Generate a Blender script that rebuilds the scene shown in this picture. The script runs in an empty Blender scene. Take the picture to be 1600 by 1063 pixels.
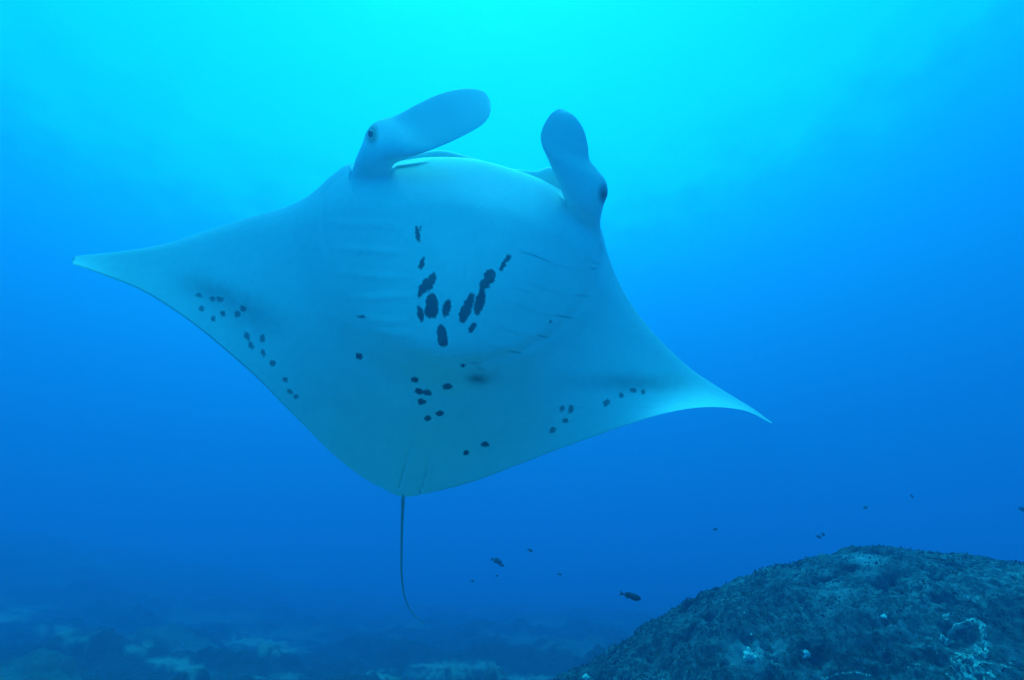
import bpy, math
import numpy as np
from mathutils import Vector

scene = bpy.context.scene
col = scene.collection
rng = np.random.default_rng(7)

# ------------------------------------------------------------------ camera
PITCH = math.radians(27.0)
F = 760.0                                   # focal length in photo pixels (1600 wide)
cam_d = bpy.data.cameras.new('camera')
cam_d.sensor_width = 36.0
cam_d.lens = 36.0 * F / 1600.0
cam_d.clip_start = 0.05
cam_d.clip_end = 2000.0
cam = bpy.data.objects.new('camera', cam_d)
cam.rotation_euler = (math.radians(90) + PITCH, 0, 0)
col.objects.link(cam)
scene.camera = cam
FW = np.array([0, math.cos(PITCH), math.sin(PITCH)])
UP = np.array([0, -math.sin(PITCH), math.cos(PITCH)])
RT = np.array([1.0, 0, 0])


def ray(px, py):
    px = np.asarray(px, float); py = np.asarray(py, float)
    return FW + ((px - 800.0) / F)[..., None] * RT + ((531.5 - py) / F)[..., None] * UP


def at(px, py, d):
    return ray(px, py) * np.asarray(d, float)[..., None]


# ------------------------------------------------------------------ world: light of the water column
SUN_EL, SUN_AZ = math.radians(80.0), math.radians(-8.0)     # azimuth from +Y towards +X
sun_dir = Vector((math.cos(SUN_EL) * math.sin(SUN_AZ), math.cos(SUN_EL) * math.cos(SUN_AZ), math.sin(SUN_EL)))

world = bpy.data.worlds.new('World')
scene.world = world
world.use_nodes = True
wt = world.node_tree
wt.nodes.clear()


def wnode(kind, **kw):
    n = wt.nodes.new(kind)
    for k, v in kw.items():
        setattr(n, k, v)
    return n


def wmath(op, a, b=None, c=None):
    n = wnode('ShaderNodeMath', operation=op)
    for i, v in enumerate((a, b, c)):
        if v is None:
            continue
        if isinstance(v, (int, float)):
            n.inputs[i].default_value = v
        else:
            wt.links.new(v, n.inputs[i])
    return n.outputs[0]


tc = wnode('ShaderNodeTexCoord')
nrm = wnode('ShaderNodeVectorMath', operation='NORMALIZE')
wt.links.new(tc.outputs['Generated'], nrm.inputs[0])
sep = wnode('ShaderNodeSeparateXYZ')
wt.links.new(nrm.outputs[0], sep.inputs[0])
# the light is a little stronger on the sun's side
ax_ = Vector((-0.07, 0.0, 1.0)).normalized()
tilt = wnode('ShaderNodeVectorMath', operation='DOT_PRODUCT')
wt.links.new(nrm.outputs[0], tilt.inputs[0])
tilt.inputs[1].default_value = ax_
elev = wmath('ARCSINE', tilt.outputs['Value'])
# ripples of the surface, laid out on the plane of the surface overhead
zc = wmath('MAXIMUM', sep.outputs['Z'], 0.25)
cmb = wnode('ShaderNodeCombineXYZ')
wt.links.new(wmath('DIVIDE', sep.outputs['X'], zc), cmb.inputs[0])
wt.links.new(wmath('DIVIDE', sep.outputs['Y'], zc), cmb.inputs[1])
rip = wnode('ShaderNodeTexNoise')
rip.inputs['Scale'].default_value = 8.0
rip.inputs['Detail'].default_value = 4.0
wt.links.new(cmb.outputs[0], rip.inputs['Vector'])
rw = wmath('MULTIPLY', wmath('SUBTRACT', rip.outputs['Fac'], 0.5), 0.17)
up_mask = wnode('ShaderNodeMapRange', interpolation_type='SMOOTHSTEP')
wt.links.new(elev, up_mask.inputs['Value'])
up_mask.inputs['From Min'].default_value = math.radians(27)
up_mask.inputs['From Max'].default_value = math.radians(42)
elev2 = wmath('ADD', elev, wmath('MULTIPLY', rw, up_mask.outputs[0]))
fac = wmath('MULTIPLY_ADD', elev2, 1.0 / math.pi, 0.5)
ramp = wnode('ShaderNodeValToRGB')
wt.links.new(fac, ramp.inputs[0])


def lin(v):
    v = v / 255.0
    return v / 12.92 if v <= 0.04045 else ((v + 0.055) / 1.055) ** 2.4


WSCALE = 3.0
# elevation in degrees: linear green, blue radiance of the water in that direction
RAMP = [(-90, 0.018, 0.11), (-25, 0.040, 0.21), (-6, 0.080, 0.34), (0, 0.120, 0.48), (7.5, 0.160, 0.58),
        (14.5, 0.215, 0.72), (22, 0.30, 0.90), (29, 0.40, 1.14), (36, 0.56, 1.30), (41, 0.79, 1.48),
        (47, 0.92, 1.60), (53, 0.97, 1.68), (59, 1.02, 1.76), (66, 1.16, 1.88), (90, 1.80, 2.35)]
el = ramp.color_ramp.elements
while len(el) > 1:
    el.remove(el[-1])
for i, (e, g, b) in enumerate(RAMP):
    p = (e + 90.0) / 180.0
    x = el[0] if i == 0 else el.new(p)
    x.position = p
    x.color = (0.0, g / WSCALE, b / WSCALE, 1)
# soft glow where the sun comes through the surface
dt = wnode('ShaderNodeVectorMath', operation='DOT_PRODUCT')
wt.links.new(nrm.outputs[0], dt.inputs[0])
dt.inputs[1].default_value = sun_dir
glow = wmath('MULTIPLY', wmath('POWER', wmath('MAXIMUM', dt.outputs['Value'], 0.0), 14.0), 0.09)
gl = wnode('ShaderNodeVectorMath', operation='SCALE')
gl.inputs[0].default_value = (0.02, 1.0, 0.9)
wt.links.new(glow, gl.inputs['Scale'])
ad = wnode('ShaderNodeVectorMath', operation='ADD')
wt.links.new(ramp.outputs[0], ad.inputs[0])
wt.links.new(gl.outputs[0], ad.inputs[1])
bg = wnode('ShaderNodeBackground')
bg.inputs['Strength'].default_value = WSCALE
wt.links.new(ad.outputs[0], bg.inputs['Color'])
wo = wnode('ShaderNodeOutputWorld')
wt.links.new(bg.outputs[0], wo.inputs['Surface'])

# ------------------------------------------------------------------ sun, softened and filtered by the water above
sun_l = bpy.data.lights.new('sun', 'SUN')
sun_l.energy = 3.0
sun_l.angle = math.radians(40)
sun_l.color = (0.03, 0.80, 1.0)
sun = bpy.data.objects.new('sun', sun_l)
sun.rotation_euler = sun_dir.to_track_quat('Z', 'Y').to_euler()
sun.location = (0, 0, 4)
col.objects.link(sun)

scene.view_settings.view_transform = 'Standard'
scene.view_settings.look = 'None'
scene.view_settings.exposure = 0.0
scene.view_settings.gamma = 1.0
scene.view_settings.use_curve_mapping = False
cy = scene.cycles
cy.max_bounces = 6
cy.volume_bounces = 2
cy.diffuse_bounces = 3
cy.use_denoising = True
cy.use_adaptive_sampling = True


# ------------------------------------------------------------------ helpers
def tag(o, label=None, cat=None, group=None, kind=None):
    for k, v in (('label', label), ('category', cat), ('group', group), ('kind', kind)):
        if v:
            o[k] = v
    return o


def smooth(x, a, b):
    t = np.clip((x - a) / (b - a), 0, 1)
    return t * t * (3 - 2 * t)


_perm = rng.permutation(256)
_perm = np.concatenate([_perm, _perm, _perm])
_grad = rng.normal(size=(256, 3))
_grad /= np.linalg.norm(_grad, axis=1)[:, None]


def perlin(p):
    p = np.asarray(p, float)
    i = np.floor(p).astype(int)
    f = p - i
    u = f * f * f * (f * (f * 6 - 15) + 10)
    out = np.zeros(p.shape[:-1])
    for dx in (0, 1):
        for dy in (0, 1):
            for dz in (0, 1):
                h = _perm[_perm[_perm[(i[..., 0] + dx) & 255] + ((i[..., 1] + dy) & 255)] + ((i[..., 2] + dz) & 255)]
                g = _grad[h]
                v = g[..., 0] * (f[..., 0] - dx) + g[..., 1] * (f[..., 1] - dy) + g[..., 2] * (f[..., 2] - dz)
                w = (u[..., 0] if dx else 1 - u[..., 0]) * (u[..., 1] if dy else 1 - u[..., 1]) * (u[..., 2] if dz else 1 - u[..., 2])
                out += v * w
    return out * 1.5


def fbm(p, octaves=4, gain=0.5, lac=2.03):
    a, s, out = 1.0, 1.0, 0
    for k in range(octaves):
        out = out + a * perlin(np.asarray(p) * s + 17.3 * k)
        a *= gain
        s *= lac
    return out


def mesh_obj(name, verts, faces, mat=None, parent=None, attrs=None, smooth_shade=True):
    """verts (n,3); faces: list of int arrays (m,3) or (m,4)"""
    me = bpy.data.meshes.new(name)
    verts = np.asarray(verts, np.float32)
    if not isinstance(faces, (list, tuple)):
        faces = [faces]
    faces = [np.asarray(f, np.int32) for f in faces if len(f)]
    loops = np.concatenate([f.ravel() for f in faces])
    tot = np.concatenate([np.full(len(f), f.shape[1], np.int32) for f in faces])
    start = np.concatenate([[0], np.cumsum(tot)[:-1]]).astype(np.int32)
    me.vertices.add(len(verts))
    me.vertices.foreach_set('co', verts.ravel())
    me.loops.add(len(loops))
    me.loops.foreach_set('vertex_index', loops)
    me.polygons.add(len(tot))
    me.polygons.foreach_set('loop_start', start)
    me.polygons.foreach_set('loop_total', tot)
    me.polygons.foreach_set('use_smooth', np.full(len(tot), smooth_shade))
    for k, v in (attrs or {}).items():
        a = me.attributes.new(k, 'FLOAT', 'POINT')
        a.data.foreach_set('value', np.asarray(v, np.float32).ravel())
    me.update(calc_edges=True)
    me.validate()
    if mat:
        me.materials.append(mat)
    o = bpy.data.objects.new(name, me)
    col.objects.link(o)
    if parent:
        o.parent = parent
    return o


def grid_faces(n, m, off=0, flip=False, wrap=False):
    """quads of an (n,m) vertex grid; wrap closes the second axis"""
    i = np.arange(n - 1)[:, None]
    j = np.arange(m if wrap else m - 1)[None, :]
    j2 = (j + 1) % m
    q = np.stack([i * m + j + 0 * j2, i * m + j2, (i + 1) * m + j2, (i + 1) * m + j], -1).reshape(-1, 4) + off
    return q[:, ::-1] if flip else q


def curve(keys, u):
    """Catmull-Rom style cubic through keys [(u, x, y..)], evaluated at u"""
    k = np.asarray(keys, float)
    x, Y = k[:, 0], k[:, 1:]
    h = np.diff(x)
    dl = np.diff(Y, axis=0) / h[:, None]
    m = np.zeros_like(Y)
    m[1:-1] = (dl[:-1] * h[1:, None] + dl[1:] * h[:-1, None]) / (h[:-1] + h[1:])[:, None]
    m[0], m[-1] = dl[0], dl[-1]
    u = np.asarray(u, float)
    i = np.clip(np.searchsorted(x, u) - 1, 0, len(h) - 1)
    t = ((u - x[i]) / h[i])[..., None]
    hh = h[i][..., None]
    return ((2 * t**3 - 3 * t**2 + 1) * Y[i] + (t**3 - 2 * t**2 + t) * hh * m[i]
            + (-2 * t**3 + 3 * t**2) * Y[i + 1] + (t**3 - t**2) * hh * m[i + 1])


def poly_dist(x, y, pts, closed=False):
    """distance to a polyline, with the position along it"""
    best = np.full(x.shape, 1e9)
    pos = np.zeros(x.shape)
    sgn = np.zeros(x.shape)
    n = len(pts)
    m = n if closed else n - 1
    for i in range(m):
        a, b = pts[i], pts[(i + 1) % n]
        e = b - a
        l2 = (e ** 2).sum()
        u_ = np.clip(((x - a[0]) * e[0] + (y - a[1]) * e[1]) / l2, 0, 1)
        dx, dy = x - a[0] - u_ * e[0], y - a[1] - u_ * e[1]
        d = np.hypot(dx, dy)
        better = d < best
        best = np.where(better, d, best)
        pos = np.where(better, (i + u_) / m, pos)
        sgn = np.where(better, np.sign(e[0] * dy - e[1] * dx), sgn)
    return best, pos, sgn


class Mat:
    """small node-material builder"""
    def __init__(self, name, rough=0.6):
        self.m = bpy.data.materials.new(name)
        self.m.use_nodes = True
        self.t = self.m.node_tree
        self.b = self.t.nodes['Principled BSDF']
        self.b.inputs['Roughness'].default_value = rough

    def n(self, kind, **kw):
        x = self.t.nodes.new(kind)
        for k, v in kw.items():
            if k.startswith('i_'):
                x.inputs[k[2:].replace('_', ' ')].default_value = v
            else:
                setattr(x, k, v)
        return x

    def link(self, a, b):
        self.t.links.new(a, b)

    def noise(self, scale, detail=4.0, rough=0.55, coord='Object'):
        c = self.n('ShaderNodeTexCoord')
        x = self.n('ShaderNodeTexNoise')
        x.inputs['Scale'].default_value = scale
        x.inputs['Detail'].default_value = detail
        x.inputs['Roughness'].default_value = rough
        self.link(c.outputs[coord], x.inputs['Vector'])
        return x.outputs['Fac']

    def attr(self, name):
        a = self.n('ShaderNodeAttribute', attribute_name=name)
        return a.outputs['Fac']

    def ramp(self, f, stops):
        r = self.n('ShaderNodeValToRGB')
        e = r.color_ramp.elements
        while len(e) > 1:
            e.remove(e[-1])
        for i, (p, c) in enumerate(stops):
            x = e[0] if i == 0 else e.new(p)
            x.position = p
            x.color = (*c, 1) if len(c) == 3 else c
        self.link(f, r.inputs[0])
        return r.outputs[0]

    def mix(self, f, a, b):
        x = self.n('ShaderNodeMix', data_type='RGBA')
        for sock, v in ((x.inputs[0], f), (x.inputs[6], a), (x.inputs[7], b)):
            if isinstance(v, (int, float)):
                sock.default_value = v
            elif isinstance(v, tuple):
                sock.default_value = (*v, 1)
            else:
                self.link(v, sock)
        return x.outputs[2]

    def bump(self, h, strength=0.3, dist=0.01):
        x = self.n('ShaderNodeBump')
        x.inputs['Strength'].default_value = strength
        x.inputs['Distance'].default_value = dist
        self.link(h, x.inputs['Height'])
        self.link(x.outputs[0], self.b.inputs['Normal'])

    def color(self, c):
        if isinstance(c, tuple):
            self.b.inputs['Base Color'].default_value = (*c, 1)
        else:
            self.link(c, self.b.inputs['Base Color'])


# ------------------------------------------------------------------ materials
GROUND_Z = -1.30

ms = Mat('sand_and_rubble', 0.9)
sand = ms.ramp(ms.noise(9, 6), [(0.3, (0.30, 0.33, 0.27)), (0.7, (0.52, 0.54, 0.45))])
rub = ms.ramp(ms.noise(5, 8, 0.65), [(0.3, (0.006, 0.008, 0.010)), (0.55, (0.020, 0.024, 0.026)), (0.8, (0.06, 0.07, 0.065))])
ms.color(ms.mix(ms.attr('sand'), rub, sand))
ms.bump(ms.noise(30, 6, 0.65), 0.5, 0.03)

mr = Mat('turf_rock', 0.92)
c1 = mr.ramp(mr.noise(1.6, 5, 0.6), [(0.36, (0.016, 0.022, 0.024)), (0.5, (0.046, 0.058, 0.058)), (0.66, (0.13, 0.16, 0.155))])
c2 = mr.ramp(mr.noise(26, 6, 0.7), [(0.36, (0.15, 0.15, 0.15)), (0.5, (0.7, 0.7, 0.7)), (0.66, (2.4, 2.4, 2.4))])
mm = mr.n('ShaderNodeMix', data_type='RGBA', blend_type='MULTIPLY')
mm.inputs[0].default_value = 1.0
mr.link(c1, mm.inputs[6]); mr.link(c2, mm.inputs[7])
sp = mr.ramp(mr.noise(11, 7, 0.75), [(0.50, (0, 0, 0)), (0.68, (0.55, 0.55, 0.55))])
c3 = mr.mix(sp, mm.outputs[2], (0.20, 0.25, 0.24))
mr.color(mr.mix(mr.attr('pale'), c3, (0.40, 0.48, 0.50)))
mr.bump(mr.noise(60, 6, 0.7), 0.7, 0.02)

mt = Mat('algae_turf', 0.9)
mt.color(mt.ramp(mt.noise(2.2, 5, 0.6), [(0.36, (0.016, 0.024, 0.022)), (0.52, (0.048, 0.064, 0.054)), (0.68, (0.13, 0.165, 0.14))]))

mcr = Mat('pale_coral', 0.8)
mcr.color(mcr.ramp(mcr.noise(22, 5, 0.6), [(0.36, (0.09, 0.13, 0.11)), (0.60, (0.52, 0.62, 0.54))]))
mcr.bump(mcr.noise(90, 4), 0.6, 0.01)

mdk = Mat('dark_coral', 0.9)
mdk.color(mdk.ramp(mdk.noise(14, 5), [(0.3, (0.012, 0.018, 0.018)), (0.7, (0.05, 0.06, 0.05))]))

mw = Mat('white_sponge', 0.8)
mw.color(mw.ramp(mw.noise(30, 4), [(0.3, (0.55, 0.6, 0.52)), (0.7, (0.85, 0.9, 0.82))]))

mf = Mat('dark_fish', 0.45)
mf.color(mf.ramp(mf.noise(40, 3), [(0.3, (0.010, 0.014, 0.018)), (0.7, (0.035, 0.045, 0.05))]))

me_ = Mat('eye_black', 0.5)
me_.color((0.006, 0.008, 0.01))

mk = Mat('manta_skin', 0.5)
wht = mk.ramp(mk.noise(3.0, 6, 0.6), [(0.3, (0.80, 0.88, 0.80)), (0.7, (0.88, 0.95, 0.87))])
blk = mk.ramp(mk.noise(60, 3), [(0.3, (0.012, 0.018, 0.03)), (0.7, (0.03, 0.04, 0.055))])
mk.color(mk.mix(mk.attr('pigment'), wht, blk))
# thin fin membranes and wing edges let some light through
trl = mk.n('ShaderNodeBsdfTranslucent')
trl.inputs['Color'].default_value = (0.75, 0.85, 0.80, 1)
mxs = mk.n('ShaderNodeMixShader')
mk.link(mk.attr('thin'), mxs.inputs[0])
mk.link(mk.b.outputs[0], mxs.inputs[1])
mk.link(trl.outputs[0], mxs.inputs[2])
mk.link(mxs.outputs[0], mk.t.nodes['Material Output'].inputs['Surface'])
mk.b.inputs['Specular IOR Level'].default_value = 0.25
mk.bump(mk.noise(45, 5, 0.6), 0.10, 0.01)

# ------------------------------------------------------------------ seabed (one sheet, polar grid round the camera's foot)
nr = 330
v_ = math.radians(56)
az = np.concatenate([np.linspace(-math.pi, -v_, 90, endpoint=False), np.linspace(-v_, v_, 620), np.linspace(v_, math.pi, 91)[1:]])
na = len(az)
rr = np.concatenate([[0.05], np.geomspace(1.0, 150.0, nr - 1)])
A, R_ = np.meshgrid(az, rr, indexing='ij')
gx, gy = R_ * np.sin(A), R_ * np.cos(A)


def seabed_height(x, y):
    r = np.hypot(x, y)
    p = np.stack([x, y, 0 * x], -1)
    h = 0.16 * fbm(p * 0.28, 5) * smooth(r, 2, 6)
    lump = np.clip(fbm(p * 0.55 + 40, 5, 0.55), 0, 1)
    h = h + 0.45 * lump * smooth(r, 4, 8)
    # rubble and low rocks
    h = h + (0.07 * np.clip(fbm(p * 1.5 + 12, 4, 0.55), -0.2, 1) + 0.05 * fbm(p * 4.5 + 3, 3, 0.55)) * smooth(r, 5, 8) * (1 - smooth(r, 28, 45))
    a = np.degrees(np.arctan2(x, y))
    h = h + 0.35 * smooth(-a, 14, 40) * smooth(r, 3, 6)
    # reef slope rising away on the left
    h = h + 4.2 * smooth(-a, 8, 55) * smooth(r, 13, 46) * smooth(180 + a, 20, 60)
    h = h + 0.9 * smooth(r, 14, 60) * (0.4 + 0.6 * fbm(p * 0.06, 3))
    return h, lump


hh, lump = seabed_height(gx, gy)
gz = GROUND_Z + hh
SANDS = [(215, 1017, 30, 7), (262, 1033, 34, 6), (395, 1003, 46, 10), (15, 962, 46, 10), (85, 985, 34, 6),
         (440, 1057, 34, 6), (650, 1054, 90, 6), (290, 1044, 26, 5), (300, 1061, 34, 5), (440, 1018, 36, 5),
         (730, 1040, 70, 5), (800, 1060, 70, 5), (130, 1000, 26, 5)]
# project the sheet back to the photograph to know where the pale sand tongues lie
zc_ = gy * math.cos(PITCH) + gz * math.sin(PITCH)
yc_ = -gy * math.sin(PITCH) + gz * math.cos(PITCH)
ok = zc_ > 0.3
ppx = np.where(ok, 800 + F * gx / np.where(ok, zc_, 1), -9e3)
ppy = np.where(ok, 531.5 - F * yc_ / np.where(ok, zc_, 1), -9e3)
wob = fbm(np.stack([gx, gy, 0 * gx], -1) * 1.3, 4)
sandm = np.zeros_like(gx)
for (sx, sy, wx, wy) in SANDS:
    q = ((ppx - sx) / wx) ** 2 + ((ppy - sy) / wy) ** 2
    sandm = np.maximum(sandm, 0.42 * (1 - smooth(q + 1.6 * wob, 0.0, 1.4)))
gen = smooth(fbm(np.stack([gx, gy, 0 * gx + 9], -1) * 0.35, 4), 0.12, 0.45) * 0.6
near = (1 - smooth(np.hypot(gx, gy) + 1.5 * wob, 4.0, 6.0)) * 0.6       # unseen pale sand added round the camera to bounce light onto the belly
sandm = np.clip(np.maximum(np.maximum(sandm, near), gen * 0.25), 0, 1)
seabed = mesh_obj('seabed', np.stack([gx, gy, gz], -1).reshape(-1, 3), grid_faces(na, nr, flip=True), ms.m,
                  attrs={'sand': sandm})
tag(seabed, kind='structure')

# ------------------------------------------------------------------ reef boulder: silhouette azimuths -> ridge of a dome
sil = np.array([(820, 1100), (862, 1063), (920, 1045), (1000, 985), (1060, 950), (1150, 906), (1240, 879), (1330, 859),
                (1400, 855), (1445, 860), (1475, 869), (1540, 873), (1600, 885), (1700, 905)], float)
rv = ray(sil[:, 0], sil[:, 1])
s_az = np.arctan2(rv[:, 0], rv[:, 1])
s_el = rv[:, 2] / np.hypot(rv[:, 0], rv[:, 1])
nb_a, nb_r = 640, 420
baz = np.linspace(math.radians(-4), math.radians(82), nb_a)
ridge_r = curve([(math.radians(-4), 5.0), (math.radians(10), 5.1), (math.radians(30), 5.3), (math.radians(45), 5.2), (math.radians(82), 5.0)], baz)[:, 0]
el_keys = [(math.radians(-4), -0.34)] + [(a, e) for a, e in zip(s_az, s_el)] + [(math.radians(60), -0.05), (math.radians(82), -0.34)]
el_keys = sorted(k for k in el_keys)
ridge_z = np.interp(baz, [k[0] for k in el_keys], [k[1] for k in el_keys]) * ridge_r
ker = np.hanning(9); ker /= ker.sum()
ridge_z = np.convolve(np.pad(ridge_z, 4, mode='edge'), ker, 'valid')
# front (towards the camera) and back half-widths
u = np.linspace(-1, 1, nb_r)
u = np.sign(u) * np.abs(u) ** 1.15
BA, BU = np.meshgrid(baz, u, indexing='ij')
drop = np.maximum(ridge_z - (GROUND_Z - 0.35), 0.02)[:, None]
half = np.where(BU < 0, 2.2, 2.6) * (0.35 + 0.65 * np.minimum(drop / 1.6, 1.15))
BR = ridge_r[:, None] + BU * half
prof = np.where(BU < 0, np.abs(BU) ** 1.7, np.abs(BU) ** 1.8)
BZ = ridge_z[:, None] - drop * prof
bx, by = BR * np.sin(BA), BR * np.cos(BA)
P = np.stack([bx, by, BZ], -1)
big = fbm(P * 1.1 + 5, 3)
mid = fbm(P * 4.0 + 9, 4, 0.55)
fine = fbm(P * 17.0 + 3, 4, 0.6)
nz = 0.10 * big * smooth(np.abs(BU), 0.0, 0.25) + 0.034 * mid + 0.013 * fine
# pits
pit = np.clip(fbm(P * 6.5 + 70, 3) - 0.28, 0, 1)
nz = nz - 0.13 * pit
P[..., 2] += nz
P[..., 0] -= 0.5 * nz * np.sin(BA) * (BU < 0)
P[..., 1] -= 0.5 * nz * np.cos(BA) * (BU < 0)


def pix(Q):
    z = Q[..., 1] * math.cos(PITCH) + Q[..., 2] * math.sin(PITCH)
    y = -Q[..., 1] * math.sin(PITCH) + Q[..., 2] * math.cos(PITCH)
    return 800 + F * Q[..., 0] / z, 531.5 - F * y / z


bpx, bpy_ = pix(P)
front = BU < 0.02


def boulder_point(px, py):
    """the point of the boulder's front that lies in the direction of a pixel"""
    d = (bpx - px) ** 2 + (bpy_ - py) ** 2 + np.where(front, 0, 1e9)
    k = np.unravel_index(np.argmin(d), d.shape)
    return P[k], k


# the dark hollow in the slope
for (hx, hy, w, dep) in ((1282, 1022, 16, 0.16), (1262, 1008, 9, 0.08), (1395, 1052, 30, 0.07), (1330, 1056, 26, 0.05), (1500, 1005, 18, 0.05)):
    q = ((bpx - hx) / w) ** 2 + ((bpy_ - hy) / (w * 0.7)) ** 2
    m = np.exp(-q) * front * dep
    P[..., 1] += m * 0.8
    P[..., 2] -= m * 0.6
pale = np.zeros_like(bpx)
w2 = fbm(P * 5 + 33, 4)
for (hx, hy, wx, wy, a) in ((1370, 872, 80, 12, 0.45), (1300, 905, 60, 26, 0.29), (1215, 1015, 80, 34, 0.39), (1310, 935, 30, 60, 0.26), (1560, 1030, 60, 30, 0.15), (1250, 1055, 80, 14, 0.25)):
    q = ((bpx - hx) / wx) ** 2 + ((bpy_ - hy) / wy) ** 2
    pale = np.maximum(pale, a * np.exp(-q) * np.clip(0.7 + 2.2 * w2, 0, 2))
pale *= front
boulder = mesh_obj('reef_boulder', P.reshape(-1, 3), grid_faces(nb_a, nb_r, flip=True), mr.m, attrs={'pale': pale})
tag(boulder, 'large domed reef boulder covered in dark algae turf on the seabed', 'boulder')

# algae turf: thousands of little blades on the boulder
nt_ = 42000
ii = rng.integers(0, nb_a - 1, nt_)
jj = rng.integers(0, int(nb_r * 0.60), nt_)
base = P[ii, jj] + rng.normal(0, 0.006, (nt_, 3))
clump = fbm(base * 3.0 + 21, 3)
keep = clump > -0.25
base, clump = base[keep], clump[keep]
n_ = len(base)
hgt = (0.005 + 0.011 * rng.random(n_) ** 2) * (0.7 + np.clip(clump, -0.3, 0.6))
ang = rng.random(n_) * 2 * math.pi
wd = 0.003 + 0.005 * rng.random(n_)
sx = np.stack([np.cos(ang), np.sin(ang), 0 * ang], -1)
lean = np.stack([rng.normal(0, 0.5, n_), rng.normal(0, 0.5, n_) - 0.25, np.ones(n_)], -1)
lean /= np.linalg.norm(lean, axis=1)[:, None]
v0 = base - sx * wd[:, None] - lean * 0.006
v1 = base + sx * wd[:, None] - lean * 0.006
v2 = base + lean * hgt[:, None] * 0.6 + sx * wd[:, None] * 0.9
v3 = base + lean * hgt[:, None]
v4 = base + lean * hgt[:, None] * 0.6 - sx * wd[:, None] * 0.9
tv = np.stack([v0, v1, v2, v3, v4], 1).reshape(-1, 3)
k = np.arange(n_)[:, None] * 5
turf = mesh_obj('turf', tv, [np.concatenate([k, k + 1, k + 2, k + 4], 1), np.concatenate([k + 4, k + 2, k + 3], 1)], mt.m, boulder, smooth_shade=False)
tag(turf, kind='stuff')


# ------------------------------------------------------------------ corals and sponges growing on the boulder
def blob_mesh(c, r, seed, squash=(1, 1, 1), rough=0.25, n=14, m=20):
    th = np.linspace(0.02, math.pi - 0.02, n)[:, None]
    ph = np.linspace(0, 2 * math.pi, m, endpoint=False)[None, :]
    v = np.stack([np.sin(th) * np.cos(ph), np.sin(th) * np.sin(ph), np.cos(th) + 0 * ph], -1)
    v = v * (1 + rough * fbm(v * 2.2 + seed * 3.7, 3))[..., None] * np.asarray(squash) * r
    return (v + c).reshape(-1, 3), grid_faces(n, m, wrap=True)


def join(parts):
    vs, fs, off = [], [], 0
    for v, f in parts:
        vs.append(v); fs.append(f + off); off += len(v)
    return np.concatenate(vs), np.concatenate(fs)


# pale encrusting corals: thick irregular crusts that follow the rock
def crust(name, label, cx, cy_, hw, hh, mask, seed, up=5):
    k = np.argwhere((np.abs(bpx - cx) < hw) & (np.abs(bpy_ - cy_) < hh) & front)
    i0, j0 = k.min(0); i1, j1 = k.max(0)
    fi = np.linspace(i0, i1, (i1 - i0) * up + 1); fj = np.linspace(j0, j1, (j1 - j0) * up + 1)
    FI, FJ = np.meshgrid(fi, fj, indexing='ij')
    a, b = np.minimum(FI.astype(int), nb_a - 2), np.minimum(FJ.astype(int), nb_r - 2)
    wi, wj = (FI - a)[..., None], (FJ - b)[..., None]
    Q = (P[a, b] * (1 - wi) + P[a + 1, b] * wi) * (1 - wj) + (P[a, b + 1] * (1 - wi) + P[a + 1, b + 1] * wi) * wj
    X, Y = pix(Q)
    m = mask(X, Y) + 0.30 * fbm(Q * 16 + seed, 4, 0.6)
    lift = 0.022 * np.clip(m, -0.6, 1.0) + 0.016 * np.clip(fbm(Q * 45 + seed, 3, 0.6), -1, 1) * smooth(m, 0, 0.3) - 0.002
    nrm_ = np.array([-0.45, -0.65, 0.6])
    Q = Q + lift[..., None] * nrm_
    cell = (m[:-1, :-1] > -0.10) & (m[1:, 1:] > -0.10) & (m[1:, :-1] > -0.10) & (m[:-1, 1:] > -0.10)
    seed_ = np.unravel_index(np.argmax(np.where(cell, m[:-1, :-1], -9)), cell.shape)
    reg = np.zeros_like(cell); reg[seed_] = True
    while True:
        g = reg.copy()
        g[1:] |= reg[:-1]; g[:-1] |= reg[1:]; g[:, 1:] |= reg[:, :-1]; g[:, :-1] |= reg[:, 1:]
        g &= cell
        if g.sum() == reg.sum():
            break
        reg = g
    cell = reg
    n1, n2 = m.shape
    f = grid_faces(n1, n2, flip=True).reshape(n1 - 1, n2 - 1, 4)[cell]
    used = np.unique(f); remap = np.zeros(n1 * n2, int); remap[used] = np.arange(len(used))
    v = Q.reshape(-1, 3)[used]
    c0 = v.mean(0)
    o = mesh_obj(name, v - c0, remap[f], mcr.m)
    o.location = c0
    tag(o, label, 'coral')
    return o


rim_px = np.array([(1482, 1004), (1483, 992), (1490, 983), (1499, 979), (1508, 976), (1516, 972), (1524, 970), (1531, 974), (1536, 982), (1538, 991), (1538, 1000), (1540, 1009), (1543, 1018), (1541, 1028), (1534, 1024), (1526, 1014)], float)


def rim_mask(X, Y):
    d, _, _ = poly_dist(X, Y, rim_px)
    low_ = np.exp(-((X - 1514) / 30) ** 4 - ((Y - 1046) / 26) ** 4) * 0.34 - 0.10
    return np.maximum(0.75 - d / 8.0, np.maximum(low_, -1) - 0.02)


crust('encrusting_coral', 'pale crust of coral with a looped rim on the boulder face', 1512, 1018, 44, 62, rim_mask, 3)
crust('encrusting_coral', 'small pale tuft of coral crust beside the looped coral rim', 1566, 1046, 18, 24,
      lambda X, Y: 0.35 - np.hypot((X - 1566) / 12, (Y - 1046) / 17) * 0.55, 8)
crust('encrusting_coral', 'pale coral crust around the bright white pointed sponge', 1205, 1030, 48, 34,
      lambda X, Y: 0.08 - np.hypot((X - 1205) / 40, (Y - 1032) / 24) * 0.45, 14)
crust('encrusting_coral', 'thin pale coral crust along the crest of the boulder', 1350, 876, 60, 18,
      lambda X, Y: 0.02 - np.hypot((X - 1350) / 52, (Y - 874) / 14) * 0.40, 21)

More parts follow.
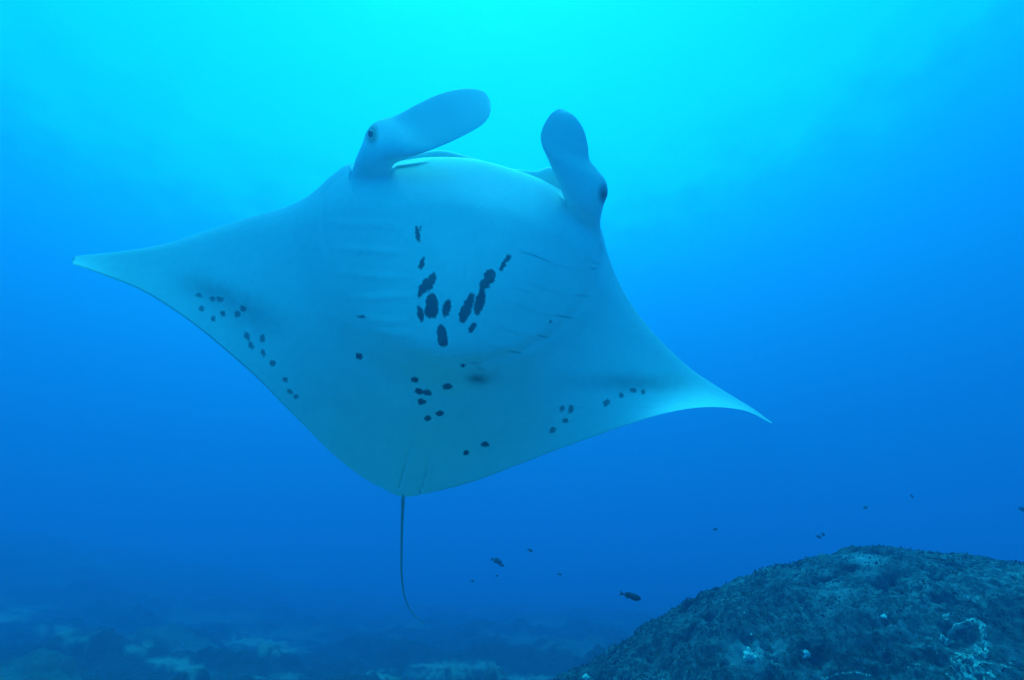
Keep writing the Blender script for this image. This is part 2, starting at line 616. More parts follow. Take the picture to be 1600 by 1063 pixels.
# white sponges
for (x, y, r, lab) in ((1171, 1027, 0.033, 'bright white pointed sponge low on the boulder slope'),
                       (1383, 967, 0.017, 'small round white sponge midway up the boulder'),
                       (1175, 994, 0.008, 'tiny white speck of sponge above the pointed sponge'),
                       (1163, 958, 0.007, 'tiny white speck of sponge high on the left shoulder of the boulder'),
                       (916, 1060, 0.028, 'white sponge at the low foot of the boulder'),
                       (1265, 1016, 0.026, 'pale lump of sponge in the dark hollow of the boulder')):
    c, _ = boulder_point(x, y)
    bl = [blob_mesh(np.array([0, 0, 0.2 * r]), r, int(x), (1, 0.8, 0.8), 0.6, 12, 16)]
    for q in range(4):
        bl.append(blob_mesh(rng.normal(0, 0.55 * r, 3) * (1, 0.5, 0.6) + np.array([0, 0, 0.1 * r]), r * (0.35 + 0.3 * rng.random()), q + int(x), (1, 0.8, 1), 0.6, 10, 12))
    if r > 0.03:
        bl.append(blob_mesh(np.array([0.1 * r, 0, 1.0 * r]), r * 0.55, 5, (0.7, 0.7, 1.5), 0.4, 10, 12))
    o = mesh_obj('sponge', *join(bl), mw.m)
    o.location = c
    tag(o, lab, 'sponge')

# pale edges of crust along the ledges low on the face
for (pts, lab, sd_) in (([(1285, 1062), (1310, 1053), (1335, 1051), (1360, 1055)], 'narrow pale streak of coral crust below the dark hollow', 31),
                        ([(1372, 1060), (1395, 1057), (1412, 1049), (1425, 1038), (1434, 1040)], 'curved pale ridge of coral crust low on the boulder face', 37)):
    pp = np.array(pts, float)
    crust('encrusting_coral', lab, pp[:, 0].mean(), pp[:, 1].mean(), 44, 18,
          lambda X, Y, pp=pp: 0.22 - poly_dist(X, Y, pp)[0] / 9.0, sd_)

# ------------------------------------------------------------------ the manta ray
Lk = [(-1, 113, 406), (-.99, 116, 401), (-.975, 126, 399.5), (-.9, 180, 394), (-.8, 255, 382), (-.7, 330, 358), (-.6, 400, 337), (-.5, 455, 320), (-.42, 490, 300),
      (-.36, 521, 272), (-.30, 550, 255), (-.25, 580, 253), (-.2, 610, 253), (-.1, 670, 246), (0, 735, 248), (.1, 800, 264),
      (.2, 860, 288), (.25, 892, 308), (.3, 921, 330), (.35, 938, 356), (.42, 950, 398), (.5, 971, 449), (.6, 1013, 511),
      (.7, 1073, 571), (.8, 1130, 610), (.9, 1176, 638), (1, 1207, 661)]
Tk = [(-1, 113, 409), (-.99, 115, 413.5), (-.975, 124, 416.5), (-.9, 165, 431), (-.8, 225, 456), (-.7, 288, 496), (-.6, 345, 541), (-.5, 405, 594), (-.42, 447, 637),
      (-.36, 482, 672), (-.30, 514, 704), (-.2, 562, 743), (-.1, 600, 764), (0, 630, 776), (.1, 676, 769), (.2, 735, 754),
      (.3, 790, 734), (.36, 826, 720), (.42, 862, 706), (.5, 906, 690), (.6, 968, 668), (.7, 1035, 647), (.8, 1100, 636.5), (.9, 1162, 641.5),
      (1, 1206, 662)]
NS, NT = 760, 340
s = np.linspace(-1, 1, NS)
tt = 0.5 - 0.5 * np.cos(np.linspace(0, math.pi, NT))
tt = 0.55 * tt + 0.45 * np.linspace(0, 1, NT)
tt = (tt - tt[0]) / (tt[-1] - tt[0])
Lc, Tc = curve(Lk, s), curve(Tk, s)
S, T_ = np.meshgrid(s, tt, indexing='ij')
MX = Lc[:, None, 0] * (1 - T_) + Tc[:, None, 0] * T_
MY = Lc[:, None, 1] * (1 - T_) + Tc[:, None, 1] * T_

D0 = 2.85
vv = ((MX - 683) * 0.2 + (512 - MY) * 0.98) / 265.0        # -1 tail .. +1 mouth


def mid_depth(x, y, s_, t_):
    v = ((x - 683) * 0.2 + (512 - y) * 0.98) / 265.0
    d = D0 + 0.35 * v + 0.18 * v * v
    d = d + 0.42 * np.abs(s_) ** 2.0                          # wings arch away from the viewer
    wv = smooth(np.abs(s_), 0.18, 0.55) * (1 - 0.6 * smooth(np.abs(s_), 0.6, 0.9))
    d = d + 0.30 * wv * (0.5 - t_)                            # wings pitched, leading edge away from the viewer
    w = smooth(s_, 0.58, 0.9)
    d = d + 0.60 * w * (0.5 - t_)                             # right tip twisted, trailing edge towards the viewer
    w = smooth(-s_, 0.55, 0.95)
    d = d + 0.10 * w * (0.5 - t_)
    return d


dm = mid_depth(MX, MY, S, T_)
half_th = 0.010 + 0.27 * np.exp(-(np.abs(S) / 0.33) ** 2.4) + 0.075 * np.clip(1 - np.abs(S), 0, 1)
front_ = np.sqrt(np.clip(1 - (1 - np.clip(T_ / 0.54, 0, 1)) ** 2, 0, 1))
back_ = 0.5 + 0.5 * np.cos(np.clip((T_ - 0.54) / 0.46, 0, 1) * math.pi)
shape_body = np.where(T_ < 0.54, front_, 0.25 * (1 - (T_ - 0.54) / 0.46) + 0.75 * back_)
shape_wing = (1 - np.exp(-T_ / 0.06)) * (1 - T_) ** 0.9 * 1.15
wb = np.exp(-(np.abs(S) / 0.42) ** 2.5)
shape = shape_body * wb + shape_wing * (1 - wb)
shape = shape * smooth(1 - np.abs(S), 0, 0.02)
dl = dm - half_th * shape
du = dm + half_th * shape * 1.1

# throat and gill pouch standing proud of the belly
arc = np.array([(503, 300), (506, 350), (513, 400), (528, 450), (552, 492), (590, 524), (640, 551), (700, 566), (755, 562), (810, 547), (862, 518), (900, 480), (928, 438), (944, 390)], float)
poly = np.concatenate([arc, [(935, 300), (860, 240), (735, 200), (600, 205), (530, 240)]])


def inside(x, y, pts):
    r = np.zeros(x.shape, bool)
    n = len(pts)
    for i in range(n):
        (x0, y0), (x1, y1) = pts[i], pts[(i + 1) % n]
        if y0 == y1:
            continue
        c = ((y0 > y) != (y1 > y)) & (x < (x1 - x0) * (y - y0) / (y1 - y0) + x0)
        r ^= c
    return r


da, pa, _ = poly_dist(MX, MY, arc)
ins = inside(MX, MY, poly)
sd = np.where(ins, da, -da)
pouch = (smooth(sd, -56, 16) * 0.070 + smooth(sd, -3, 9) * 0.003) * (0.42 + 0.58 * np.exp(-(S / 0.26) ** 4))
dl = dl - pouch * smooth(T_, 0.0, 0.15)
# belly ridge over the spine side and hollow behind the pouch
dl = dl + 0.02 * np.exp(-((sd + 40) / 40) ** 2) * np.exp(-(S / 0.25) ** 2)

SLITS = [([(808, 392), (835, 400), (862, 411), (900, 419), (934, 421)], 0.009), ([(796, 430), (830, 441), (860, 453), (895, 461), (922, 463)], 0.007),
         ([(784, 466), (815, 478), (850, 490), (880, 494), (900, 497)], 0.008), ([(762, 500), (790, 512), (820, 523), (858, 527)], 0.007), ([(748, 530), (778, 544), (800, 549), (816, 551)], 0.006),
         ([(508, 345), (545, 350), (590, 351), (632, 357)], 0.006), ([(512, 384), (555, 390), (600, 393), (640, 396)], 0.006), ([(522, 424), (560, 430), (605, 433), (640, 432)], 0.006),
         ([(538, 462), (575, 466), (615, 464), (642, 462)], 0.007), ([(556, 497), (585, 500), (615, 503), (640, 500)], 0.007), ([(585, 518), (620, 521), (650, 522)], 0.005)]
slitmask = np.zeros_like(MX)
for pts, amp in SLITS:
    pts = np.array(pts, float)
    uu = np.linspace(0, 1, len(pts))
    pts = curve(np.concatenate([uu[:, None], pts], 1), np.linspace(0, 1, 14))
    d, pos, sg = poly_dist(MX, MY, pts)
    fade = np.sin(np.clip(pos, 0.0, 1.0) * math.pi) ** 0.6
    if pts[-1][0] > 740:
        dl = dl - 0.45 * amp * fade * np.where(sg < 0, np.exp(-d / 20.0), np.exp(-d / 2.0))
    else:                                                       # pale gill folds on the other side
        dl = dl - 0.75 * amp * fade * np.exp(-(d / 6.5) ** 2)
# crease running down from the left head fin, and the fold round the right of the throat
d, pos, sg = poly_dist(MX, MY, curve([(0, 548, 262), (.3, 520, 282), (.6, 505, 315), (.8, 503, 345), (1, 507, 385)], np.linspace(0, 1, 16)))
fd = np.sin(np.clip(pos, 0.03, 0.97) * math.pi) ** 0.5
dl = dl + 0.010 * fd * np.exp(-(d / 5.0) ** 2) * smooth(T_, 0.01, 0.05)
dl = dl + 0.010 * np.exp(-((sd + 4) / 7.0) ** 2) * smooth(pa, 0.52, 0.66) * (1 - smooth(pa, 0.88, 0.97))
# the open ends of the slits
for pts, w_ in (([(812, 393), (838, 401), (862, 411)], 0.8), ([(921, 420), (935, 421)], 0.8), ([(866, 493), (898, 498)], 0.9), ([(838, 524), (858, 528)], 0.8), ([(792, 549), (816, 552)], 0.9),
                ([(896, 462), (922, 463)], 0.5), ([(558, 497), (576, 498)], 0.5), ([(800, 450), (830, 458)], 0.3), ([(600, 350), (616, 353)], 0.3)):
    d, pos, sg = poly_dist(MX, MY, np.array(pts, float))
    fd = np.sin(np.clip(pos, 0.02, 0.98) * math.pi) ** 0.5
    dl = dl + 0.004 * w_ * fd * np.exp(-(d / 1.5) ** 2)
    slitmask = np.maximum(slitmask, 0.6 * w_ * fd * np.exp(-(d / 1.1) ** 2))
for pts, amp in (([(642, 690), (636, 720), (624, 762)], 0.022), ([(672, 712), (666, 740), (657, 768)], 0.018)):
    pts = np.array(pts, float)
    d, pos, sg = poly_dist(MX, MY, pts)
    fade = smooth(pos, 0, 0.5)
    dl = dl - amp * fade * np.where(sg > 0, 0, np.exp(-d / 14.0)) + 0.5 * amp * fade * np.exp(-(d / 2.5) ** 2)



def front_depth(px, py):
    k_ = np.argmin((MX - px) ** 2 + (MY - py) ** 2)
    return float(dl.reshape(-1)[k_])


def fin(A_, B_, dk, thk, curl, nu=120, nc=56, eye=None):
    """paddle between two traced edges: A_, B_ pixel keys from root to tip, dk depth keys, thk half thickness keys"""
    ua = np.linspace(0, 1, nu)
    ka, kb = np.linspace(0, 1, len(A_)), np.linspace(0, 1, len(B_))
    a = curve(np.concatenate([ka[:, None], np.array(A_, float)], 1), ua)
    b = curve(np.concatenate([kb[:, None], np.array(B_, float)], 1), ua)
    dc = curve(dk, ua)[:, 0]; th = curve(thk, ua)[:, 0]; cu = curve(curl, ua)[:, 0]
    c = np.linspace(0, 2 * math.pi, nc, endpoint=False)
    cc, ss = np.cos(c), np.sin(c)
    sxs = np.sign(cc) * np.abs(cc) ** 0.9
    px = (a[:, None, 0] + b[:, None, 0]) / 2 + (b[:, None, 0] - a[:, None, 0]) / 2 * sxs
    py = (a[:, None, 1] + b[:, None, 1]) / 2 + (b[:, None, 1] - a[:, None, 1]) / 2 * sxs
    d = dc[:, None] + cu[:, None] * sxs - th[:, None] * ss
    p = 0.9 * smooth(-ss, 0.25, 0.6)[None, :] * np.ones_like(px)
    if eye:
        q = np.sqrt(((px - eye[0]) / eye[2]) ** 2 + ((py - eye[1]) / eye[3]) ** 2)
        p = np.maximum(p, 0.85 * (1 - smooth(q, 0.35, 1.5)))
    return px, py, d, p, np.broadcast_to(ss, px.shape)


dL, dL2 = front_depth(590, 285), front_depth(590, 330)
dR, dR2 = front_depth(900, 350), front_depth(905, 400)
FIN_L = fin([(560, 325), (548, 286), (554, 254), (566, 225), (574, 204), (590, 189), (620, 180), (652, 163), (690, 146), (728, 138.5), (755, 143), (766, 157)],
            [(612, 335), (610, 300), (610, 272), (616, 257), (634, 249), (656, 241), (680, 232), (706, 221), (732, 208), (752, 196), (763, 184), (767, 172)],
            [(0, dL2 + 0.16), (0.09, dL + 0.10), (0.2, dL + 0.075), (0.4, dL + 0.07), (0.7, dL + 0.05), (1, dL + 0.06)],
            [(0, 0.09), (0.2, 0.095), (0.4, 0.065), (0.55, 0.028), (0.85, 0.012), (1, 0.005)],
            [(0, 0.0), (0.28, -0.03), (0.42, -0.15), (0.6, -0.17), (0.85, -0.13), (1, -0.05)], eye=(581, 209, 10, 15))
FIN_R = fin([(886, 395), (888, 352), (884, 318), (874, 292), (864, 268), (855, 246), (847, 228), (845, 211), (851, 193), (861, 178), (871, 171)],
            [(934, 410), (939, 372), (938, 346), (943, 322), (949.5, 302), (946, 282), (932, 264), (921, 249), (918.5, 228), (912, 203), (898, 182), (880, 170.5)],
            [(0, dR2 + 0.17), (0.1, dR + 0.10), (0.22, dR + 0.07), (0.4, dR + 0.07), (0.7, dR + 0.12), (1, dR + 0.22)],
            [(0, 0.09), (0.2, 0.095), (0.4, 0.07), (0.6, 0.030), (0.85, 0.012), (1, 0.005)],
            [(0, 0.0), (0.3, 0.0), (0.6, 0.03), (1, 0.02)], eye=(944, 303, 9, 16))
# the belly flows smoothly into the roots of the head fins
for (fpx, fpy, fd_, fp_, fss) in (FIN_L, FIN_R):
    sel = fss > -0.02
    X, Y, Dp = fpx[sel], fpy[sel], fd_[sel]
    rootsel = np.arange(len(fpx))[:, None].repeat(fpx.shape[1], 1)[sel] < 0.5 * len(fpx)
    X, Y, Dp = X[rootsel], Y[rootsel], Dp[rootsel]
    cand = np.argwhere((MX > X.min() - 2) & (MX < X.max() + 2) & (MY > Y.min() - 2) & (MY < Y.max() + 2))
    cxs, cys = MX[cand[:, 0], cand[:, 1]], MY[cand[:, 0], cand[:, 1]]
    dd = np.empty(len(cand)); near_d = np.empty(len(cand))
    for st in range(0, len(cand), 4000):
        q = (cxs[st:st + 4000, None] - X) ** 2 + (cys[st:st + 4000, None] - Y) ** 2
        kk = np.argsort(q, axis=1)[:, :4] if False else np.argpartition(q, 4, axis=1)[:, :4]
        qq = np.take_along_axis(q, kk, 1)
        w_ = 1 / (qq + 0.3)
        dd[st:st + 4000] = (Dp[kk] * w_).sum(1) / w_.sum(1)
        near_d[st:st + 4000] = np.sqrt(qq.min(1))
    body_d = dl[cand[:, 0], cand[:, 1]]
    dd = dd + 0.02 * np.clip(near_d - 2.5, 0, None)
    kf = 0.07
    h_ = np.clip(0.5 + 0.5 * (dd - body_d) / kf, 0, 1)
    sm = dd * (1 - h_) + body_d * h_ - kf * h_ * (1 - h_)
    w_ = smooth(T_[cand[:, 0], cand[:, 1]], 0.004, 0.03)
    dl[cand[:, 0], cand[:, 1]] = body_d * (1 - w_) + sm * w_

# pigment: spots, smudges, dark back
SPOTS = [(652, 360, 2.6, 7, -20), (653, 369, 4.2, 9, -6), (657, 357, 1.4, 5, 10), (659, 412, 4, 10, 16), (674, 440, 6, 15, 18), (664, 447, 6, 13, 20), (657, 455, 4, 11, 10), (675, 478, 10, 20, -3),
         (672, 486, 9, 12, 0), (657, 490, 5, 13, -14), (698, 482, 6.5, 14, 10), (691, 525, 8, 18, -8), (692, 531, 8, 11, 0), (793, 404, 4.6, 7, 35), (786, 415, 3.6, 9, 28),
         (765, 433, 9, 12.5, 15), (757, 444, 8.5, 7.5, 20), (752, 453, 4, 7, 15), (730.5, 481, 7.5, 24, 20), (725.5, 490, 8, 15, 14), (749.5, 473, 7.5, 20, 15), (738, 512, 5, 8.5, 32),
         (561, 557, 6.5, 5, 25), (648, 594, 5.5, 5, 0), (698, 604, 8, 4.5, 0), (655, 612, 7, 4.6, 5), (668, 614, 7.5, 4.6, 5), (659, 628, 6.5, 4.6, 10), (687, 646, 6.5, 4, -10), (668, 653.5, 6.5, 4, -8),
         (723, 571, 4, 2.4, 0), (758, 694.5, 6.5, 4.6, 5), (728, 708, 4.5, 3.4, -10), (864, 672.5, 5, 4.6, 0), (883, 657.5, 5, 5, 0), (892, 639.6, 4, 6, 25), (878, 639, 3.4, 4.6, 15),
         (947.5, 629, 6, 4.6, -40), (971, 618, 3, 3, 0), (990, 609.5, 5, 4, -10), (1005, 612.7, 3, 3, 0),
         (310.5, 462, 4.8, 3.6, 0), (314.6, 482, 4, 4, 0), (332, 467, 4, 3.6, 0), (344, 468, 5.4, 4, 0), (348, 490, 4, 4, 0), (333, 498, 3.6, 4, 0), (371, 491, 4.4, 4.4, 0), (380, 482.6, 4.6, 5, 0),
         (386, 526, 3.8, 7, -15), (392, 540, 3.8, 6, -20), (410, 529.6, 4.2, 6.4, -5), (411.4, 551.6, 3.8, 5.4, -5), (426, 568, 4.2, 4.6, 0), (445.5, 593.5, 3.6, 3.8, 0), (453, 612, 3.8, 4.2, 0), (463, 620, 3.4, 3.4, 0),
         (565, 495, 6, 1.6, 5), (860, 504, 2.6, 2.6, 0)]
wx_ = MX + 2.0 * perlin(np.stack([MX / 6.0, MY / 6.0, 0 * MX], -1)) + 1.2 * perlin(np.stack([MX / 2.6, MY / 2.6, 0 * MX + 5], -1))
wy_ = MY + 2.4 * perlin(np.stack([MX / 6.0, MY / 7.0, 0 * MX + 9], -1))
pig = np.zeros_like(MX)
for (cx, cy_, rx, ry, a) in SPOTS:
    a = math.radians(a)
    dx, dy = wx_ - cx, wy_ - cy_
    ex, ey = dx * math.cos(a) + dy * math.sin(a), -dx * math.sin(a) + dy * math.cos(a)
    q = np.sqrt((ex / rx) ** 2 + (ey / ry) ** 2)
    big_ = 480 < cx < 830
    soft = (1.8 if big_ else 2.8) / min(rx, ry)
    pig = np.maximum(pig, (1 - smooth(q, 1 - soft * 0.5, 1 + soft * 0.6)) * (0.98 if big_ else 0.76))
pig = pig * (0.96 + 0.08 * perlin(np.stack([MX / 25.0, MY / 25.0, 0 * MX + 6], -1)))
mot = 0.95 + 0.22 * fbm(np.stack([MX / 14.0, MY / 14.0, 0 * MX + 3], -1), 3)
for (cx, cy_, rx, ry, a, amp) in ((358, 470, 80, 24, 24, 0.34), (330, 452, 45, 14, 18, 0.16), (404, 500, 38, 22, 35, 0.14), (985, 597, 90, 15, 0, 0.34), (1010, 601, 45, 10, 5, 0.14), (744.5, 592.5, 15, 7.5, 2, 0.75), (760, 590, 18, 10, 0, 0.25),
                              (742, 568, 8, 2.5, 5, 0.4), (750, 576, 8, 2, 20, 0.35)):
    a = math.radians(a)
    dx, dy = MX - cx, MY - cy_
    ex, ey = dx * math.cos(a) + dy * math.sin(a), -dx * math.sin(a) + dy * math.cos(a)
    pig = np.maximum(pig, pig + (1 - pig) * amp * np.exp(-((ex / rx) ** 2 + (ey / ry) ** 2)) * np.clip(mot, 0.3, 1.2))
pig = np.maximum(pig, slitmask)
q3 = np.stack([MX, MY, 0 * MX], -1)
pig = pig + 0.05 * np.clip(fbm(q3 / 60.0 + 4, 4), 0, 1) + 0.05 * np.clip(fbm(q3 / 9.0 + 11, 3) - 0.15, 0, 1)
for _ in range(16):                                             # old scratches
    sx_, sy_ = rng.uniform(330, 950), rng.uniform(330, 690)
    an_ = rng.uniform(0, math.pi); ln_ = rng.uniform(12, 34)
    d, pos, sg = poly_dist(MX, MY, np.array([(sx_, sy_), (sx_ + ln_ * math.cos(an_), sy_ + ln_ * math.sin(an_))]))
    pig = pig + 0.10 * np.exp(-(d / 1.2) ** 2) * np.sin(np.clip(pos, 0.02, 0.98) * math.pi)
dT = np.hypot(MX - Tc[:, None, 0], MY - Tc[:, None, 1])
margin = (1 - smooth(dT, 1.0, 3.4)) * (0.55 * smooth(-S, 0.3, 0.6) + 0.25 * smooth(S, 0.0, 0.15) * (1 - smooth(S, 0.6, 0.75)))
dTip = np.hypot(MX - 114, MY - 407)
pig = np.clip(np.maximum(pig, margin), 0, 1)
pig = np.maximum(pig, 0.6 * (1 - smooth(MX, 113, 117)))
pig_u = smooth(T_, 0.09, 0.18) * (1 - 0.8 * smooth(S, 0.72, 0.95)) * (1 - 0.6 * smooth(-S, 0.75, 0.95))

low = at(MX, MY, dl)
upp = at(MX, MY, du)
# one closed skin: belly grid and back grid share the rim
n = NS * NT
idx_l = np.arange(n).reshape(NS, NT)
idx_u = np.full((NS, NT), -1)
idx_u[:, 0] = idx_l[:, 0]; idx_u[:, -1] = idx_l[:, -1]; idx_u[0] = idx_l[0]; idx_u[-1] = idx_l[-1]
inner = idx_u < 0
idx_u[inner] = n + np.arange(inner.sum())
low[:, 0] = 0.5 * (low[:, 0] + upp[:, 0])
verts = np.concatenate([low.reshape(-1, 3), upp[inner]])
pigv = np.concatenate([pig.reshape(-1), pig_u[inner]])


def quads(idx, flip):
    q = np.stack([idx[:-1, :-1], idx[:-1, 1:], idx[1:, 1:], idx[1:, :-1]], -1).reshape(-1, 4)
    return q[:, ::-1] if flip else q


thin_l = 0.2 * smooth(S, 0.72, 0.95) + 0.2 * smooth(-S, 0.7, 0.95)
thin_l = np.clip(thin_l, 0, 0.5) * (1 - 0.8 * pig)
thin_u = np.clip(thin_l, 0, 0.5)
TH = [np.concatenate([thin_l.reshape(-1), thin_u[inner]])]
V = [verts]; Fs = [quads(idx_l, False), quads(idx_u, True)]; PG = [pigv]
off = len(verts)


def add(v, f, p, th=0.0):
    global off
    TH.append(np.broadcast_to(np.asarray(th, float), np.asarray(p, float).shape).reshape(-1))
    V.append(v.reshape(-1, 3)); Fs.append(f + off); PG.append(np.asarray(p, float).reshape(-1)); off += len(V[-1])


for (fpx, fpy, fd_, fp_, fss) in (FIN_L, FIN_R):
    uu_ = np.linspace(0, 1, len(fpx))[:, None] * np.ones_like(fpx)
    add(at(fpx, fpy, fd_), grid_faces(*fpx.shape, wrap=True), np.where(fss < 0, fp_ * (1 - 0.85 * smooth(uu_, 0.35, 0.55)), fp_), 0.16 * smooth(uu_, 0.36, 0.6) * (1 - 0.8 * fp_ * (fss > 0)))
# upper jaw seen behind the lower lip
jx, jy, jd, jp, _ = fin([(548, 262), (600, 246), (645, 241), (690, 235), (740, 247), (790, 262), (835, 267), (865, 263), (900, 300), (930, 335)],
    [(560, 300), (600, 290), (650, 285), (690, 285), (740, 290), (790, 305), (835, 320), (865, 330), (895, 345), (925, 365)],
    [(0, dL + 0.34), (0.25, dm[NS * 40 // 100, 0] + 0.13), (0.5, dm[NS // 2, 0] + 0.13), (0.8, dm[NS * 60 // 100, 0] + 0.13), (1, dR + 0.32)], [(0, 0.05), (0.5, 0.06), (1, 0.05)], [(0, 0.0), (1, 0.0)])
add(at(jx, jy, jd), grid_faces(*jx.shape, wrap=True), jp)
# whip tail
dt_ = float(dl[NS // 2, -1])
tp = curve([(0, 631, 764, dt_ + 0.02), (.10, 630, 776, dt_ + 0.004), (.25, 628.3, 815, dt_ + .01), (.45, 627.3, 865, dt_ + .03), (.62, 628, 905, dt_ + .05), (.75, 633, 935, dt_ + .07), (.88, 645, 959, dt_ + .09), (1, 663, 975, dt_ + .11)],
           np.linspace(0, 1, 120))
tw = curve([(0, 0.012), (.1, 0.0105), (.2, 0.0085), (.6, 0.0055), (1, 0.0018)], np.linspace(0, 1, 120))[:, 0]
cpt = at(tp[:, 0], tp[:, 1], tp[:, 2])
c = np.linspace(0, 2 * math.pi, 12, endpoint=False)
tan = np.gradient(cpt, axis=0); tan /= np.linalg.norm(tan, axis=1)[:, None]
e1 = np.cross(tan, FW); e1 /= np.linalg.norm(e1, axis=1)[:, None]
e2 = np.cross(tan, e1)
tube = cpt[:, None] + tw[:, None, None] * (np.cos(c)[None, :, None] * e1[:, None] + np.sin(c)[None, :, None] * e2[:, None])
add(tube, grid_faces(120, 12, wrap=True), np.tile(0.25 + 0.4 * smooth(np.linspace(0, 1, 120), 0.06, 0.14)[:, None], (1, 12)))

mv = np.concatenate(V)
origin = at(np.array(690.0), np.array(500.0), np.array(D0))
manta = mesh_obj('manta_ray', mv - origin, np.concatenate(Fs), mk.m, attrs={'pigment': np.concatenate(PG), 'thin': np.concatenate(TH)})
manta.location = origin
tag(manta, 'huge manta ray showing its pale spotted belly, gliding in open water', 'manta ray')
import bmesh
bm = bmesh.new(); bm.from_mesh(manta.data)
bmesh.ops.recalc_face_normals(bm, faces=bm.faces)
bm.to_mesh(manta.data); bm.free()
for (ex, ey, d) in ((579, 209, dL + 0.03), (945, 303, dR + 0.02)):
    v, f = blob_mesh(np.zeros(3), 0.020, 3, (0.8, 1.0, 1.25), 0.05, 16, 20)
    o = mesh_obj('eye', v, f, me_.m, manta)
    o.location = at(np.array(float(ex)), np.array(float(ey)), np.array(float(d))) - origin


# ------------------------------------------------------------------ fish
def fish_mesh(length, height, n=26, m=16, fs=1.0):
    u_ = np.linspace(0, 1, n)
    prof_ = curve([(0, .06), (.06, .42), (.2, .85), (.38, 1.0), (.6, .72), (.8, .30), (.88, .22), (1.0, .20)], u_)[:, 0]
    c = np.linspace(0, 2 * math.pi, m, endpoint=False)
    x = (0.5 - 0.84 * u_) * length
    H, W = height / 2 * prof_, height / 2 * prof_ * np.interp(u_, [0, .3, .8, 1], [.6, .55, .35, .12])
    v = np.stack([np.repeat(x[:, None], m, 1), W[:, None] * np.cos(c), H[:, None] * np.sin(c)], -1).reshape(-1, 3)
    f = [grid_faces(n, m, wrap=True)]
    vs = [v]; off_ = len(v)

    def plate(pts, th):
        nonlocal off_
        pts = np.array(pts, float)
        k_ = len(pts)
        a = np.stack([pts[:, 0], np.full(k_, th), pts[:, 1]], -1); b = a * (1, -1, 1)
        ctr = pts.mean(0)
        cc = np.array([[ctr[0], 2 * th, ctr[1]], [ctr[0], -2 * th, ctr[1]]])
        vs.append(np.concatenate([a, b, cc]))
        i = np.arange(k_); j = (i + 1) % k_
        tri = np.concatenate([np.stack([i, j, 0 * i + 2 * k_], -1), np.stack([j + k_, i + k_, 0 * i + 2 * k_ + 1], -1),
                              np.stack([i, i + k_, j], -1), np.stack([j, i + k_, j + k_], -1)])
        f.append(tri + off_)
        off_ += 2 * k_ + 2
    L, Hh = length, height
    if fs != 1.0:
        Hh = height * fs
    plate([(-.30 * L, .10 * Hh), (-.42 * L, .30 * Hh), (-.5 * L, .46 * Hh), (-.47 * L, .2 * Hh), (-.44 * L, 0), (-.47 * L, -.2 * Hh), (-.5 * L, -.46 * Hh), (-.42 * L, -.3 * Hh), (-.30 * L, -.10 * Hh)], 0.008 * L)
    plate([(.25 * L, .38 * Hh), (.12 * L, .62 * Hh), (-.08 * L, .60 * Hh), (-.24 * L, .40 * Hh), (-.26 * L, .14 * Hh), (.0, .36 * Hh)], 0.006 * L)
    plate([(.0, -.38 * Hh), (-.10 * L, -.58 * Hh), (-.24 * L, -.40 * Hh), (-.26 * L, -.14 * Hh)], 0.006 * L)
    quad = f[0]; tris = np.concatenate(f[1:])
    return np.concatenate(vs), [quad, tris]


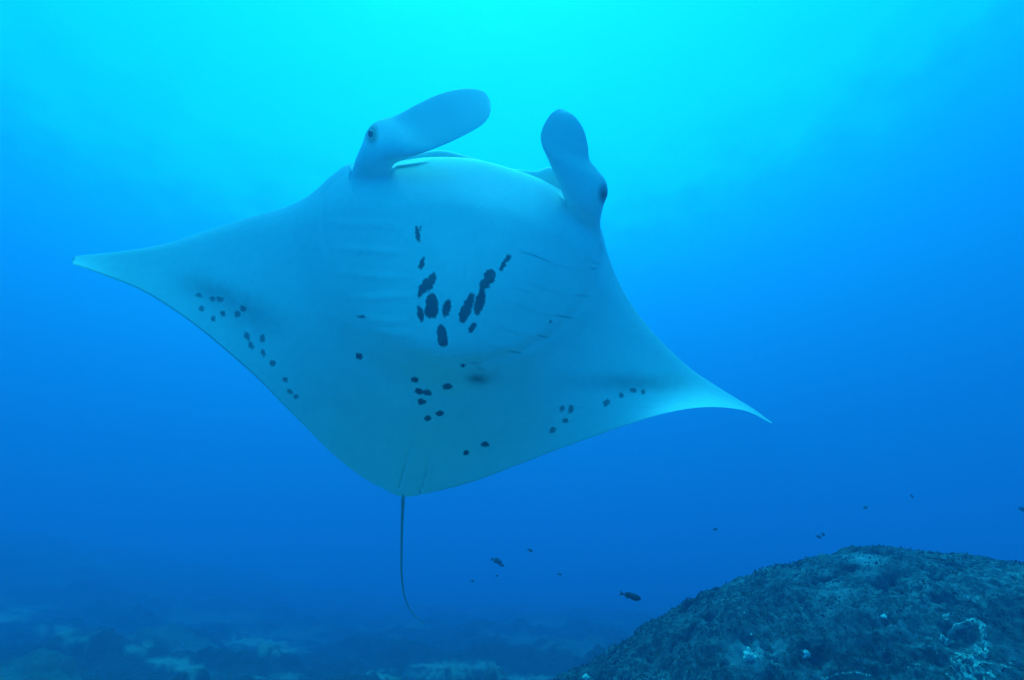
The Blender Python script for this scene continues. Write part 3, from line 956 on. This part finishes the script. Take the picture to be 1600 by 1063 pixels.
FISH = [  # px, py, length px, distance, height ratio, image angle deg (heading), yaw away
    (985, 931.5, 36, 3.6, 0.27, -13, 15, 'slender dark fish beside the upper left slope of the boulder', None),
    (776, 877, 19, 5.5, 0.36, -18, 25, 'small dark fish below the right wing of the manta, larger than its far-off neighbours', None)]
PAIR = 'tiny dark fish, one of a close pair just above the crest of the boulder'
SM = [(828, 860, 9, 'tiny dark fish next to the small dark fish, on its boulder side'), (874, 897.5, 7, 'tiny dark fish between the slender fish and the small dark fish'),
      (738, 908, 6, 'tiny dark fish between the tail of the manta and the small dark fish'), (784, 884, 8, 'tiny dark fish following close behind the small dark fish'),
      (1117.5, 827.5, 8, 'lone tiny dark fish off the slope of the boulder, above the slender fish'), (1279, 839, 10, PAIR), (1286, 835.5, 9, PAIR),
      (1352, 793.5, 9, 'tiny dark fish above the boulder crest, between the close pair and the highest fish'), (1424.5, 775.5, 9, 'tiny dark fish swimming highest of all above the boulder'),
      (1597, 796, 14, 'dark fish over the far shoulder of the boulder, bigger than the other tiny ones'), (776, 900, 5, 'faint speck of a fish straight below the small dark fish')]
for (x, y, l, lb) in SM:
    FISH.append((x, y, l, 5.8 if l < 10 else 5.2, 0.46, rng.uniform(-30, 20), rng.uniform(-25, 40), lb, 'tiny fish in the open water'))
for (x, y, lpx, d, hr, ang_, yaw, lab, grp) in FISH:
    L = lpx * d / F / max(0.75, math.cos(math.radians(yaw)))
    v, f = fish_mesh(L, L * hr, *((26, 16) if lpx > 12 else (14, 10)), fs=0.8 if lpx > 30 else 1.0)
    o = mesh_obj('fish', v, f, mf.m)
    o.location = at(np.array(float(x)), np.array(float(y)), np.array(float(d)))
    o.rotation_euler = (0, -math.radians(ang_), math.radians(yaw))
    tag(o, lab, 'fish', grp)
    if lpx > 30:
        for sgn_ in (-1, 1):
            ev, ef = blob_mesh(np.array([0.40 * L, sgn_ * 0.072 * L * 0.62, 0.03 * L]), 0.011 * L, 3, (1, .7, 1), 0, 8, 10)
            mesh_obj('eye', ev, ef, me_.m, o)

# ------------------------------------------------------------------ the water the camera looks through
hz = bpy.data.materials.new('sea_water')
hz.use_nodes = True
ht = hz.node_tree
ht.nodes.clear()
pv = ht.nodes.new('ShaderNodeVolumePrincipled')
pv.inputs['Color'].default_value = (0.30, 0.44, 0.81, 1)
pv.inputs['Density'].default_value = 0.077
pv.inputs['Anisotropy'].default_value = 0.55
hout = ht.nodes.new('ShaderNodeOutputMaterial')
ht.links.new(pv.outputs[0], hout.inputs['Volume'])
x0, y0, zb, zt = 155.0, 155.0, float(gz.min()) - 1.2, max(4.2, float(gz.max()) + 0.4)
hv = np.array([(sx_ * x0, sy_ * y0, z_) for z_ in (zb, zt) for sx_, sy_ in ((-1, -1), (1, -1), (1, 1), (-1, 1))])
hf = np.array([(3, 2, 1, 0), (4, 5, 6, 7), (0, 1, 5, 4), (1, 2, 6, 5), (2, 3, 7, 6), (3, 0, 4, 7)])
haze = mesh_obj('haze', hv, hf, hz, smooth_shade=False)
tag(haze, 'clear blue sea water filling the whole scene', None, None, 'stuff')
